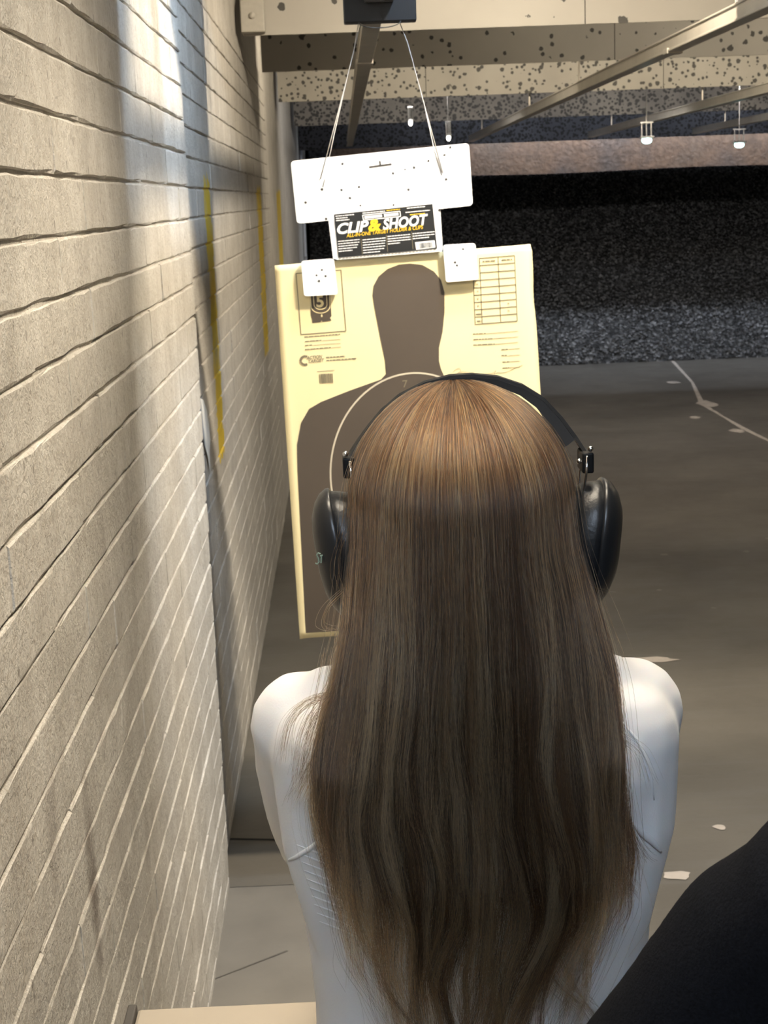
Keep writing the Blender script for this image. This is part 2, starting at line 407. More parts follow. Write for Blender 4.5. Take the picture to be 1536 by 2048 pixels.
baffle_plate(9.66, 2.285, 'baffle_paint_c', 'brightly lit baffle face covered with dark bullet splatter', (.55, 2.0, 3.35, 4.6))
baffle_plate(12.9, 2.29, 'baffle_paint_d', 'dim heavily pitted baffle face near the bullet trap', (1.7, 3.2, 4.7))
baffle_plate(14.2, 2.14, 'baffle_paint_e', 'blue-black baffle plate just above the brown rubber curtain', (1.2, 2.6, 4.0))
# brown rubber curtain hanging in front of the trap
mb = MB(); nx, nz = 60, 6; vv = []
for i in range(nz + 1):
    for j in range(nx + 1):
        x = XL + .3 + (XR - .1 - XL - .3) * j / nx; z = 2.55 - (2.55 - 1.87) * i / nz
        vv.append((x, 15.0 + .05 * math.sin(x * 4.2) * .4 - .10 * (1 - (i / nz - .4) ** 2), z + .008 * math.sin(x * 2.3)))
mb.add(vv, [(i * (nx + 1) + j, i * (nx + 1) + j + 1, (i + 1) * (nx + 1) + j + 1, (i + 1) * (nx + 1) + j) for i in range(nz) for j in range(nx)])
tag(mb.build('trap_curtain', 'curtain_rubber', None, True), 'brown dusty rubber curtain hanging over the top of the black berm', 'curtain')
# bullet trap: berm of black granulated rubber
mb = MB(); nx, ny = 110, 60; vv = []
for i in range(ny + 1):
    for j in range(nx + 1):
        x = XL + .03 + (XR - XL - .06) * j / nx; t = i / ny
        y = 15.25 + 2.8 * t; z = 2.35 * t ** .95
        q = noise.noise((x * 2.5, t * 6, 0)) * .05 + noise.noise((x * 9, t * 25, 3)) * .03
        vv.append((x, y - q if 0 < i else y, max(z + q * .5, -.01)))
mb.add(vv, [(i * (nx + 1) + j, i * (nx + 1) + j + 1, (i + 1) * (nx + 1) + j + 1, (i + 1) * (nx + 1) + j) for i in range(ny) for j in range(nx)])
berm = tag(mb.build('rubber_berm', 'granulated_rubber', None, True), 'sloping black granulated rubber berm filling the far end', 'bullet trap')
NCH = 26000; t = rng.random(NCH); cx = XL + .05 + (XR - XL - .1) * rng.random(NCH) ; cy = 15.25 + 2.8 * t; cz = 2.35 * t ** .95
tet = np.array([[0, 0, 1], [.94, 0, -.33], [-.47, .82, -.33], [-.47, -.82, -.33]])
ang = rng.random((NCH, 3)) * 6.28; sz = rng.uniform(.007, .022, NCH)
V = []
for k in range(4):
    p = tet[k] * np.array([1, 1, .6]); c, s = np.cos(ang[:, 0]), np.sin(ang[:, 0]); c2, s2 = np.cos(ang[:, 1]), np.sin(ang[:, 1])
    x = p[0] * c - p[1] * s; y = p[0] * s + p[1] * c; z = np.full(NCH, p[2]); y, z = y * c2 - z * s2, y * s2 + z * c2
    V.append(np.stack([cx + x * sz, cy - .03 + y * sz, cz + .012 + z * sz], 1))
V = np.stack(V, 1).reshape(-1, 3)
fi = (np.arange(NCH)[:, None, None] * 4 + np.array([[0, 1, 2], [0, 2, 3], [0, 3, 1], [1, 3, 2]])).reshape(-1, 3)
me = bpy.data.meshes.new('rubber_chips'); me.from_pydata(V.tolist(), [], fi.tolist())
tag(obj('rubber_chips', me, 'rubber_chip', berm), 'loose rubber crumb lying on the berm', None, None, 'stuff')

# ------------------------------------------------------------------ carrier rails, far fixtures
def rail(x, label, y0=2.0, y1=14.1):
    t = empty('carrier_rail', (x, y0, 2.16)); tag(t, label, 'rail', 'target carrier rails running down range')
    wd = .026
    MB().box((x - wd, y0, 2.155), (x + wd, y1, 2.163), .002).build('lower_flange', 'rail_steel', t)
    MB().box((x - .021, y0, 2.163), (x + .021, y1, 2.2), 0).build('web', 'rail_steel', t)
    MB().box((x - wd, y0, 2.2), (x + wd, y1, 2.207), .002).build('upper_flange', 'rail_steel', t)
    for y in (4.65, 7.70, 9.70, 12.94):
        MB().tube([(x, y + .05, 2.2), (x, y + .05, 2.6)], .006, 6).build('hanger', 'rail_steel', t)
    MB().box((x - wd - .003, 5.55, 2.150), (x + wd + .003, 5.62, 2.168), .002).build('splice', 'rail_steel', t)
    return t
for x, lb in ((.106, 'steel carrier rail running down range above the paper target'), (1.19, 'nearest steel carrier rail crossing the upper part at an angle, beside the target lane'),
              (2.26, 'middle steel carrier rail ending under the blue-black baffle'), (3.2, 'farthest steel carrier rail toward the far side lanes')):
    rail(x, lb)
def led(px, py, d, mat, label, wd=.07):
    c = at(px, py, d); t = empty('hanging_lamp', c.tolist()); tag(t, label, 'lamp', 'small lamps hanging near the trap')
    x, y, z = c
    MB().tube([(x, y, z + .02), (x, y, ZC)], .004, 6).build('rod', 'silver_metal', t)
    for s in (-1, 1): MB().tube([(x + s * wd * .7, y, z), (x + s * wd * .7, y, z + .12)], .005, 6).build('side_rod', 'silver_metal', t)
    MB().box((x - wd, y - .008, z + .112), (x + wd, y + .008, z + .122)).build('crossbar', 'silver_metal', t)
    MB().box((x - wd, y - .03, z + .012), (x + wd, y + .03, z + .03), .003).build('housing', 'silver_metal', t)
    MB().ball((x, y - .01, z), (wd * .75, .03, .022)).build('lens', mat, t)
led(1293, 281, 10.5, 'led_teal', 'small glowing teal lamp under the middle rails', .045)
led(1478, 290, 12.0, 'led_teal', 'small glowing blue-white lamp closest to the far side rail', .05)
led(897, 276, 11.6, 'led_white', 'tiny white lamp just above the corner of the white holder', .02)
led(821, 246, 11.9, 'led_white', 'tiny white lamp between the two hanging cords', .02)
# conduit at the end of the brick wall
c = MB()
tag(MB().tube([(XL + .03, 14.3, .02), (XL + .03, 14.3, 2.28)], .016, 10).tube([(XL + .03, 14.3, 1.2), (XL + .03, 14.26, 1.2)], .02, 8).build('wall_conduit', 'conduit_grey', None, True), 'pale grey vertical pipe where the brick wall meets the trap', 'pipe')

# ------------------------------------------------------------------ counter
t = empty('shooting_counter', (1.2, 1.4, .85)); tag(t, 'brown grey shooting counter in front of the woman in white', 'counter')
MB().box((-.252, 1.285, .815), (3.2, 1.515, .85), .004).build('counter_top', 'counter_top', t)
MB().box((-.262, 1.285, .80), (-.252, 1.515, .856), .002).build('end_trim', 'counter_edge', t)
for x in (-.2, .95, 2.1, 3.1): MB().box((x, 1.31, .012), (x + .05, 1.36, .815), .003).build('leg', 'counter_edge', t)

# ------------------------------------------------------------------ target carrier, holder and paper (plane y = 3.6)
D = 3.6
car = empty('target_carrier', (.106, D, 2.09)); tag(car, 'black target carrier box riding on the rail above the target', 'target carrier')
MB().box((.025, D - .012, 2.077), (.188, D + .03, 2.15), .003).build('face_plate', 'carrier_black', car)
MB().box((.04, D + .03, 2.09), (.17, D + .13, 2.148), .004).build('trolley_body', 'carrier_black', car)
MB().box((.072, D - .030, 2.118), (.138, D - .012, 2.15), .003).build('motor_bracket', 'wire_dark', car)
for x in (.077, .121): MB().box((x, D - .036, 2.122), (x + .016, D - .030, 2.14), .001).build('clip', 'silver_metal', car)
MB().tube([(.085 + .05 * math.cos(a) * .95 + .02, D - .012, 2.078 - .014 * math.sin(a)) for a in np.linspace(0, math.pi, 12)], .0012, 6).build('loop_wire', 'wire_dark', car)

def pp(px, py, dy): return at(px, py, D - dy)
def flat(name, polys, dy, mat, parent, thick=.0003):
    mb = MB()
    for p in polys:
        a = [pp(x, y, dy) for x, y in p]; k = len(a)
        b = [q + np.array([0, thick, 0]) for q in a]
        mb.add(a + b, [tuple(range(k)), tuple(range(k, 2 * k))[::-1]] + [(i, (i + 1) % k, k + (i + 1) % k, k + i) for i in range(k)])
    o = mb.build(name, mat, parent)
    if len(polys) > 1: o['kind'] = 'stuff'
    return o
def quadline(x0, y0, x1, y1, wd):
    dx, dy = x1 - x0, y1 - y0; l = math.hypot(dx, dy); nx, ny = -dy / l * wd / 2, dx / l * wd / 2
    return [(x0 + nx, y0 + ny), (x1 + nx, y1 + ny), (x1 - nx, y1 - ny), (x0 - nx, y0 - ny)]
def rounded(pts, r, k=5):
    out = []; n_ = len(pts)
    for i in range(n_):
        p0, p1, p2 = (np.array(pts[(i + q) % n_], float) for q in (-1, 0, 1))
        a = p1 + (p0 - p1) / np.linalg.norm(p0 - p1) * r; b = p1 + (p2 - p1) / np.linalg.norm(p2 - p1) * r
        for t_ in np.linspace(0, 1, k): out.append(tuple((1 - t_) ** 2 * a + 2 * t_ * (1 - t_) * p1 + t_ ** 2 * b))
    return out
def text(name, s, x0, y0, x1, y1, hpx, dy, mat, parent, shear=0.0, bold=0.0):
    """flat lettering from (x0,y0) to (x1,y1) along its baseline"""
    cu = bpy.data.curves.new('t', 'FONT'); cu.body = s; cu.size = 1; cu.shear = shear; cu.offset = bold; cu.resolution_u = 3
    o = bpy.data.objects.new('t', cu); COL.objects.link(o); bpy.context.view_layer.update()
    me = bpy.data.meshes.new_from_object(o.evaluated_get(bpy.context.evaluated_depsgraph_get())); bpy.data.objects.remove(o)
    co = np.array([v.co[:2] for v in me.vertices]); fs = [tuple(p.vertices) for p in me.polygons]; bpy.data.meshes.remove(me)
    a, b = co.min(0), co.max(0); u = (co[:, 0] - a[0]) / (b[0] - a[0]); v = co[:, 1] / max(b[1], 1e-6)
    dx, dyy = x1 - x0, y1 - y0; l = math.hypot(dx, dyy); up = (dyy / l, -dx / l)
    pts = [pp(x0 + dx * q + up[0] * hpx * r, y0 + dyy * q + up[1] * hpx * r, dy) for q, r in zip(u, v)]
    return MB().add(pts, fs).build(name, mat, parent)

tgt = empty('paper_target', (.14, D, .65)); tag(tgt, 'yellow paper silhouette target hanging from the white holder', 'paper target')
# sheet: curled a little along its free edges
mb = MB(); nu, nv = 40, 56; tl, tr, bl = np.array((549., 531.)), np.array((1064., 488.)), np.array((600., 1277.)); br = np.array((1108., 1242.))
front, vv = [], []
for i in range(nv + 1):
    for j in range(nu + 1):
        a, b = j / nu, i / nv
        p = (1 - a) * (1 - b) * tl + a * (1 - b) * tr + (1 - a) * b * bl + a * b * br
        if j == nu: p = p + np.array([-2.5 * math.exp(-((b - .14) / .05) ** 2) - (3 if i == 0 else 0), 0])
        e = max(0, abs(a - .5) - .46) / .04
        dyq = .0
        bend = .006 * e * e * (b if a < .5 else 1 - b) * (1 if a < .5 else -1)
        q = pp(*p, dyq); q[1] += -bend; vv.append(q)
mb.add(vv, [(i * (nu + 1) + j, i * (nu + 1) + j + 1, (i + 1) * (nu + 1) + j + 1, (i + 1) * (nu + 1) + j) for i in range(nv) for j in range(nu)])
sheet = mb.build('paper_sheet', 'target_paper', tgt, True)
md = sheet.modifiers.new('s', 'SOLIDIFY'); md.thickness = .0006; md.offset = 1
left = [(772, 748), (762, 759), (700, 781), (642, 804), (618, 818), (602, 846), (594, 890), (595, 940), (598, 1000), (603, 1100), (608, 1200), (611, 1266)]
def mir(x, y):
    ax = 817 + (y - 560) * .040; d_ = ax - x; return (ax + d_, y - d_ * 2 * .06)
head = [(770, 722), (763, 688), (752, 632), (745, 592), (747, 572), (757, 553), (775, 538), (798, 529), (820, 527), (845, 530), (868, 543), (882, 560), (889, 585), (889, 625), (885, 665), (878, 695), (878, 722), (882, 738)]
right = [mir(*p) for p in left]
flat('silhouette', [list(reversed(left)) + head + right[1:]], .0010, 'target_ink', tgt)
ring = [(832 + 171 * math.cos(a), 946 + 200 * math.sin(a)) for a in np.linspace(math.radians(90), math.radians(450), 84)]
flat('score_ring', [quadline(*p, *q, 3.4) for p, q in zip(ring, ring[1:])], .0014, 'paper_line', tgt)
text('score_mark', '7', 806, 775, 816, 774, 14, .0014, 'ink_grey', tgt)
# left margin: small silhouette in a frame, notes, maker's mark, barcode
fr = [(592, 547), (682, 540), (692, 662), (602, 669)]
flat('inset_frame', [quadline(*fr[i], *fr[(i + 1) % 4], 1.5) for i in range(4)], .0010, 'ink_grey', tgt)
flat('inset_silhouette', [[(617, 560), (658, 556), (661, 600), (663, 632), (660, 636), (663, 641), (645, 643.5), (643.5, 641), (641, 644), (625, 646), (624.5, 640), (622, 632), (620, 600)]], .0010, 'target_ink', tgt)
for rr, yb in ((19, 612), (13, 609)):
    u = [(640 + rr * math.cos(a) + (1 if a > 1.57 else 1), yb + rr * .75 * math.sin(a)) for a in np.linspace(0, math.pi, 14)]
    u = [(u[0][0] - 2, 570)] + u + [(u[-1][0] - 3, 570)]
    flat('inset_ring', [quadline(*p, *q, 1.6) for p, q in zip(u, u[1:])], .0014, 'target_paper', tgt)
text('inset_number', '5', 633, 614, 648, 613, 23, .0015, 'target_paper', tgt, 0, .03)
text('inset_mark', '1', 642, 634, 645, 634, 5, .0015, 'target_paper', tgt)
def scribble(rows, mat, name, sl=-.08, th=1.6):
    polys = []
    for x0, y0, x1 in rows:
        x = x0
        while x < x1:
            wl = min(random.uniform(4, 11), x1 - x); polys.append(quadline(x, y0 + (x - x0) * sl, x + wl, y0 + (x + wl - x0) * sl, th)); x += wl + 1.2
    return flat(name, polys, .0010, mat, tgt)
scribble([(609, 674, 680), (610, 683, 643), (610, 691, 625), (610, 699, 662)], 'ink_grey', 'printed_note')
flat('note_rule', [quadline(645, 681, 681, 678, .8), quadline(628, 690, 681, 686, .8), quadline(664, 695, 682, 693, .8)], .0010, 'ink_pale', tgt)
lg = [(610 + 9 * math.cos(a), 721 + 8.5 * math.sin(a)) for a in np.linspace(math.radians(60), math.radians(300), 12)]
flat('maker_emblem', [quadline(*p, *q, 4.5) for p, q in zip(lg, lg[1:])], .0010, 'ink_grey', tgt)
text('maker_name', 'ACTION', 613, 719, 645, 716, 6.5, .0010, 'ink_grey', tgt, .3, .02)
text('maker_name', 'TARGET', 617, 726, 649, 723, 6.5, .0010, 'ink_grey', tgt, .3, .02)
scribble([(652, 715, 690), (653, 721, 714)], 'ink_grey', 'printed_note', -.07, 2)
bc = []; x = 638
while x < 666:
    wd = random.choice((1, 1.4, 2.2)); bc.append([(x, 748 - (x - 638) * .06), (x + wd, 748 - (x - 638) * .06), (x + wd + 1, 767 - (x - 638) * .06), (x + 1, 767 - (x - 638) * .06)]); x += wd + random.choice((.7, 1.1))
flat('barcode', bc, .0010, 'ink_grey', tgt)
flat('note_rule', [quadline(634, 743, 669, 740, 1)], .0010, 'ink_pale', tgt)
# right margin: score table and signature lines
def tb(u, v):                                           # table space: u along the rows, v down
    return (959 + u * 70 + v * 5.5, 516.5 - u * 5.5 + v * 131)
ln = []
for k in range(10):
    v = k / 9; u0 = 0 if k < 3 else -.2
    ln.append(quadline(*tb(u0, v), *tb(1, v), 1.6))
for u, v0 in ((0, 0), (.53, 0), (1, 0), (-.2, 3 / 9)): ln.append(quadline(*tb(u, v0), *tb(u, 1), 1.6))
flat('score_table', ln, .0010, 'ink_grey', tgt)
scribble([(*tb(.08, .055), tb(.45, 0)[0]), (*tb(.63, .055), tb(.93, 0)[0])], 'ink_grey', 'printed_note', -.08, 2.6)
scribble([(*tb(-.17, .85), tb(-.02, .8)[0]), (*tb(-.15, .955), tb(-.02, .9)[0])], 'ink_grey', 'printed_note', -.08, 2.4)
flat('table_mark', [quadline(*tb(u, v), *(np.array(tb(u, v)) + (4, -.3)), 3) for u, v in ((-.12, .39), (-.12, .50), (-.12, .61), (-.12, .72), (.74, .72), (.74, .83))], .0010, 'ink_pale', tgt)
scribble([(946, 668, 972), (947, 679, 985), (947, 690, 990), (1003, 699, 1016), (1003, 711, 1014), (1005, 724, 1018), (1005, 736, 1018)], 'ink_grey', 'printed_note', -.05, 1.8)
flat('note_rule', [quadline(973, 667, 1036, 662, .9), quadline(986, 677, 1036, 673, .9), quadline(991, 688, 1036, 684, .9)] + [quadline(1017, y, 1040, y - 1.5, .9) for y in (698, 711, 723, 735)], .0010, 'ink_pale', tgt)
sg = [(905, 745), (912, 738), (919, 736), (922, 742), (914, 747), (926, 743), (938, 745), (950, 747), (970, 748), (985, 746), (992, 741), (988, 748), (996, 745), (1010, 745), (1025, 738), (1045, 730)]
flat('signature', [quadline(*p, *q, .9) for p, q in zip(sg, sg[1:])], .0010, 'ink_pale', tgt)

hol = empty('target_holder', (.1, D - .01, 1.55)); tag(hol, 'white plastic target holder with black label hanging on two cords', 'target holder')
HD = .012
flat('top_bar', [rounded([(581, 322), (938, 286), (946, 411), (594, 448)], 9)], HD, 'holder_white', hol, .004)
flat('tongue', [[(652, 400), (878, 380), (886, 500), (884, 503), (676, 520), (666, 517)]], HD - .0005, 'holder_white', hol, .003)
flat('clip_pad', [rounded([(602, 522), (668, 517), (676, 589), (608, 593)], 6)], HD + .006, 'holder_white', hol, .012)
flat('clip_pad', [rounded([(886, 490), (951, 486), (957, 559), (892, 565)], 6)], HD + .006, 'holder_white', hol, .012)
LB = HD + .0008
lab = flat('label', [[(668, 429), (865, 408), (874, 497), (677, 515)]], LB, 'label_black', hol, .0006)
def lt(*a, **k): return text(*a, **k)
text('label_lettering', 'CLIP', 675, 468, 739, 461, 21, LB + .0004, 'label_white', hol, .28, .035)
text('label_lettering', '&', 737, 462, 763, 459.5, 23, LB + .0004, 'label_yellow', hol, .15, .045)
text('label_lettering', 'SHOOT', 766, 459, 858, 448, 21, LB + .0004, 'label_white', hol, .28, .035)
text('label_lettering', 'ALL-IN-ONE TARGET HOLDER & CLIPS', 693, 475, 847, 457.5, 7.5, LB + .0004, 'label_yellow', hol, .25, .012)
def lines(rows, mat='label_white', th=1.8, sl=-.095):
    polys = []
    for x0, y0, x1 in rows:
        x = x0
        while x < x1 - .5:
            wl = min(random.uniform(3, 9), x1 - x); polys.append(quadline(x, y0 + (x - x0) * sl, x + wl, y0 + (x + wl - x0) * sl, th)); x += wl + .8
    flat('label_print', polys, LB + .0004, mat, hol)
lines([(671, 432.5, 708), (672, 437, 695), (672, 441.5, 699), (814, 416.5, 850), (811, 425, 860), (725, 426.5, 770)])
lines([(773, 421, 800), (820, 429.5, 850)], 'label_yellow', 1.6)
bx = [(725, 430.5), (800, 422.5), (801, 433), (727, 440.5)]
flat('label_frame', [quadline(*bx[i], *bx[(i + 1) % 4], 1.8) for i in range(4)] + [quadline(729, 435.2, 764, 431.5, 5.5), quadline(768, 431, 797, 428, 5.5)], LB + .0004, 'label_white', hol)
lines([(676 + k * .3, 483 + k * 5.0, x1) for k, x1 in enumerate((719, 719, 717, 714, 705))])
lines([(725 + k * .3, 480 + k * 5.2, x1) for k, x1 in enumerate((771, 771, 770, 771, 768, 760))][:6])
lines([(775 + k * .3, 473 + k * 5, x1) for k, x1 in enumerate((821, 821, 822, 800))])
lines([(825 + k * .3, 467.5 + k * 5, x1) for k, x1 in enumerate((869, 869, 858))])
flat('label_divider', [quadline(722, 478, 725, 510, 1), quadline(772.5, 470, 775.5, 504, 1), quadline(823, 463, 826, 498, 1)], LB + .0004, 'ink_grey', hol)
flat('barcode_panel', [[(830, 484.5), (869, 480.5), (871, 495), (832.5, 500)]], LB + .0004, 'label_white', hol)
flat('barcode', [quadline(839 + k * 1.75, 486.5 - k * .17, 840 + k * 1.75, 497 - k * .17, random.choice((.7, 1.1))) for k in range(15)], LB + .0008, 'label_black', hol)
flat('perforation', [quadline(678 + k * 7, 517 - k * .63, 682 + k * 7, 516.6 - k * .63, 1) for k in range(28)], LB + .0004, 'ink_grey', hol)
HL = [(685, 328, 3), (786, 347, 3), (810, 339, 2), (828, 335, 3), (857, 322, 3), (889, 310, 3), (900.6, 295, 3), (892, 359, 3), (817, 379, 3), (718, 374, 2.5), (683, 380, 2.8), (700, 396, 2.8), (644, 379, 3), (611, 405, 3), (652, 438, 3), (879, 420, 3.2), (787, 410, 2.2), (721, 411, 2.2)]
for x, y, r in HL:
    flat('bullet_hole', [[(x + r * random.uniform(.7, 1.1) * math.cos(a), y + r * random.uniform(.7, 1.1) * math.sin(a)) for a in np.linspace(0, 6.28, 9, False)]], HD + .0004, 'hole_dark', hol)
for x, y, r in ((644, 540, 2.2), (633, 551, 2.2), (651, 552, 2.6), (638, 562, 2.8), (926, 498, 2.2), (910, 525, 2.8), (914, 531, 2.4)):
    flat('bullet_hole', [[(x + r * random.uniform(.7, 1.1) * math.cos(a), y + r * random.uniform(.7, 1.1) * math.sin(a)) for a in np.linspace(0, 6.28, 9, False)]], HD + .0064, 'hole_dark', hol)
flat('hang_slot', [quadline(738, 334.5, 783, 328.5, 4), quadline(759.5, 322, 760.5, 331, 3.5)], HD + .0004, 'hole_dark', hol)
def cord(px):
    MB().tube([pp(x, y, dy) for x, y, dy in px], .0010, 6).build('hanging_cord', 'cord_grey', hol, True)
cord([(717, 47, -.005), (706, 110, .0), (672, 240, .008), (641, 358, .015)])
cord([(722, 46, -.008), (700, 130, -.015), (668, 270, -.004), (646, 374, .014)])
cord([(800, 47, -.005), (815, 85, .0), (850, 215, .008), (886, 346, .015)])
cord([(850, 215, .008), (868, 298, .012), (884, 345, .015)])

# ------------------------------------------------------------------ woman in white
WX, WY = .088, 1.165
def wp(x, y, z): return (WX + x, WY + y, z)
def ringz(z, hw, b, f, cx=0, n=28, p=2.3):
    out = []
    for a in np.linspace(0, 2 * math.pi, n, False):
        c, s = math.cos(a), math.sin(a)
        out.append(wp(cx + hw * math.copysign(abs(c) ** (2 / p), c), (f if s > 0 else b) * abs(s) ** (2 / p), z))
    return out
def hand(mb, wrist, d, up, curl=1.0, s=1.0, side=1):
    d = Vector(d).normalized(); up = Vector(up); up = (up - d * up.dot(d)).normalized(); r = d.cross(up) * side; w_ = Vector(wrist)
    palm = w_ + d * .045 * s
    mb.limb([w_, palm - r * 0, w_ + d * .085 * s], [.024 * s, .030 * s, .026 * s])
    for k, (off, ln) in enumerate(((-.026, .070), (-.009, .078), (.009, .072), (.026, .058))):
        p = w_ + d * .085 * s + r * off * s; pts = [p]; ang = 0
        for seg in range(3):
            ang += curl * (.55, .75, .6)[seg]; dd = d * math.cos(ang) - up * math.sin(ang); p = p + dd * ln * s * (.42, .33, .25)[seg]; pts.append(p)
        mb.limb([tuple(q) for q in pts], [.0088 * s, .0084 * s, .0078 * s, .0066 * s], 8)
    b = w_ + d * .03 * s - r * .026 * s; q1 = b + (d * .5 - r * .8 - up * .2).normalized() * .035 * s; q2 = q1 + (d * .9 - up * .4 * curl).normalized() * .032 * s
    mb.limb([tuple(b), tuple(q1), tuple(q2)], [.014 * s, .011 * s, .0085 * s], 8)

SH = [(-.060, -.004, 1.288), (-.105, -.004, 1.291), (-.1255, .004, 1.281), (-.1275, .035, 1.240), (-.127, .080, 1.185), (-.124, .13, 1.13)]
FA = [(-.124, .13, 1.13), (-.080, .27, 1.19), (-.030, .40, 1.25)]
def arm(mb, s, grow=0.0):
    mb.limb([wp(-s * x if s > 0 else x - .007 * min(1, -x / .12) ** 3, y, z) for x, y, z in SH], [.036 + grow, .041 + grow, .045 + grow, .043 + grow, .040 + grow, .037 + grow])
    mb.limb([wp(-s * x if s > 0 else x, y, z) for x, y, z in FA], [.037 + grow, .032 + grow, .024 + grow])
TOR = [(.93, .150, -.092, .10), (1.00, .133, -.082, .085), (1.05, .134, -.081, .083), (1.10, .138, -.084, .088), (1.17, .144, -.090, .10), (1.24, .148, -.094, .098), (1.285, .132, -.086, .075), (1.315, .088, -.066, .055), (1.338, .052, -.048, .045)]
body = MB()
body.loft([ringz(z, hw - .008, b + .008, f - .008) for z, hw, b, f in TOR])
body.limb([wp(0, -.005, 1.31), wp(0, .0, 1.36), wp(0, .01, 1.42)], [.050, .047, .047])
HZ = 1.452
body.ball(wp(0, -.003, HZ + .004), (.070, .086, .082), 24, 16)
body.ball(wp(0, .035, HZ - .045), (.052, .058, .062), 20, 12)             # jaw
body.ball(wp(0, .078, HZ - .088), (.020, .016, .016))                      # chin
body.limb([wp(0, .086, HZ + .012), wp(0, .102, HZ - .022), wp(0, .096, HZ - .030)], [.008, .011, .010], 10)   # nose
for s in (-1, 1):
    body.limb([wp(s * .012, .085, HZ + .022), wp(s * .045, .072, HZ + .022)], [.010, .008], 8)               # brow
    body.ball(wp(s * .040, .065, HZ - .025), (.018, .018, .016))            # cheek
    body.ball(wp(s * .074, .0, HZ - .008), (.010, .018, .030))              # ear
    arm(body, s, -.006)
    hand(body, wp(s * .030, .40, 1.25), (-s * .25, 1, .02), (-s * .3, 0, 1), .9, .92, s)
    body.limb([wp(s * .07, 0, .92), wp(s * .085, .03, .50), wp(s * .095, -.01, .09)], [.075, .050, .034])
    body.limb([wp(s * .095, -.03, .05), wp(s * .105, .13, .035)], [.030, .026], 10)
body.limb([wp(-.02, .088, HZ - .058), wp(.02, .088, HZ - .058)], [.008, .008], 8)
woman = remesh(body, 'person', .0055, 4, 'skin')
tag(woman, 'woman seen from behind with very long brown hair and a white long-sleeved top', 'person')
for s in (-1, 1):
    e = MB().ball(wp(s * .030, .072, HZ + .004), .0125).build('eye', 'eye_white', woman, True)
    MB().ball(wp(s * .030, .081, HZ + .004), (.006, .005, .006)).build('iris', 'eye_dark', e, True)
MB().limb([wp(-.018, .097, HZ - .060), wp(0, .100, HZ - .059), wp(.018, .097, HZ - .060)], [.003, .005, .003], 8).build('lips', 'lip', woman, True)
# top
sh = MB()
sh.loft([ringz(z, hw + .002, b - .002, f + .004) for z, hw, b, f in TOR])
sh.loft([ringz(1.33, .056, -.052, .048), ringz(1.362, .049, -.047, .052)])
sh.limb([wp(-.10, -.03, 1.25), wp(.10, -.03, 1.25)], [.052, .052])
for s in (-1, 1):
    arm(sh, s)
    # shoulder blade and the fold that runs in from the underarm
    sh.ball(wp(s * .068, -.060, 1.225), (.058, .034, .070))
    sh.limb([wp(s * .114, -.026, 1.272), wp(s * .114, -.030, 1.20), wp(s * .106, -.026, 1.12)], [.047, .042, .032])
def wrinkle(me):
    co = np.empty(len(me.vertices) * 3); me.vertices.foreach_get('co', co); co = co.reshape(-1, 3)
    nr = np.empty(len(me.vertices) * 3); me.vertices.foreach_get('normal', nr); nr = nr.reshape(-1, 3)
    for i in range(len(co)):
        p = co[i]; q = noise.noise((p[0] * 16, p[1] * 16, p[2] * 9)) * .0014 + noise.noise((p[0] * 40 + p[2] * 30, p[1] * 30, p[2] * 26)) * .0006
        co[i] += nr[i] * q
    me.vertices.foreach_set('co', co.ravel()); me.update()
shirt = remesh(sh, 'shirt', .0040, 8, 'white_knit', woman, wrinkle)
shirt['label'] = 'fitted white knit top with a fold under each arm'
from mathutils.bvhtree import BVHTree
bv = BVHTree.FromPolygons([v.co.copy() for v in shirt.data.vertices], [tuple(p.vertices) for p in shirt.data.polygons])
def on_shirt(px, py):
    h = bv.ray_cast(Vector(EYE.tolist()), Vector(ray(px, py).tolist()).normalized())[0]
    return None if h is None else h
def ridge(name, pts, r, lift=.4):
    dense = [(pts[k][0] + (pts[k + 1][0] - pts[k][0]) * q / 4, pts[k][1] + (pts[k + 1][1] - pts[k][1]) * q / 4) for k in range(len(pts) - 1) for q in range(4)] + [pts[-1]]
    P_ = [on_shirt(*p) for p in dense]; P_ = [p for p in P_ if p is not None]
    if len(P_) < 4: return
    rr = [r * math.sin(math.pi * (.12 + .76 * k / (len(P_) - 1))) for k in range(len(P_))]
    MB().tube([tuple(p - Vector((0, rr[k] * lift * .2, 0))) for k, p in enumerate(P_)], rr, 8).build(name, 'white_knit', shirt, True)
ridge('sleeve_seam', [(566, 1724), (592, 1714), (625, 1694), (660, 1664), (692, 1632)], .0022)
ridge('sleeve_seam', [(1322, 1704), (1306, 1684), (1282, 1664), (1258, 1642)], .0030)
ridge('sleeve_seam', [(1240, 1440), (1275, 1480), (1300, 1540), (1308, 1600)], .0014)
for k in range(10):
    x0, y0 = 594 + k * 5, 1690 + k * 17
    ridge('pleat', [(x0, y0), (x0 + 36, y0 + 14), (x0 + 74, y0 + 31), (x0 + 112, y0 + 52)], .0011)
pt = MB(); pt.loft([ringz(.955, .143, -.098, .108), ringz(.88, .158, -.112, .10), ringz(.80, .155, -.10, .09)])
for s in (-1, 1): pt.limb([wp(s * .075, 0, .82), wp(s * .087, .03, .50), wp(s * .096, -.01, .10)], [.082, .060, .050])
remesh(pt, 'trousers', .008, 3, 'trousers_dark', woman)
for s in (-1, 1): MB().limb([wp(s * .095, -.04, .052), wp(s * .10, .04, .05), wp(s * .106, .14, .045)], [.038, .038, .032], 14).build('shoe', 'shoe_black', woman, True)

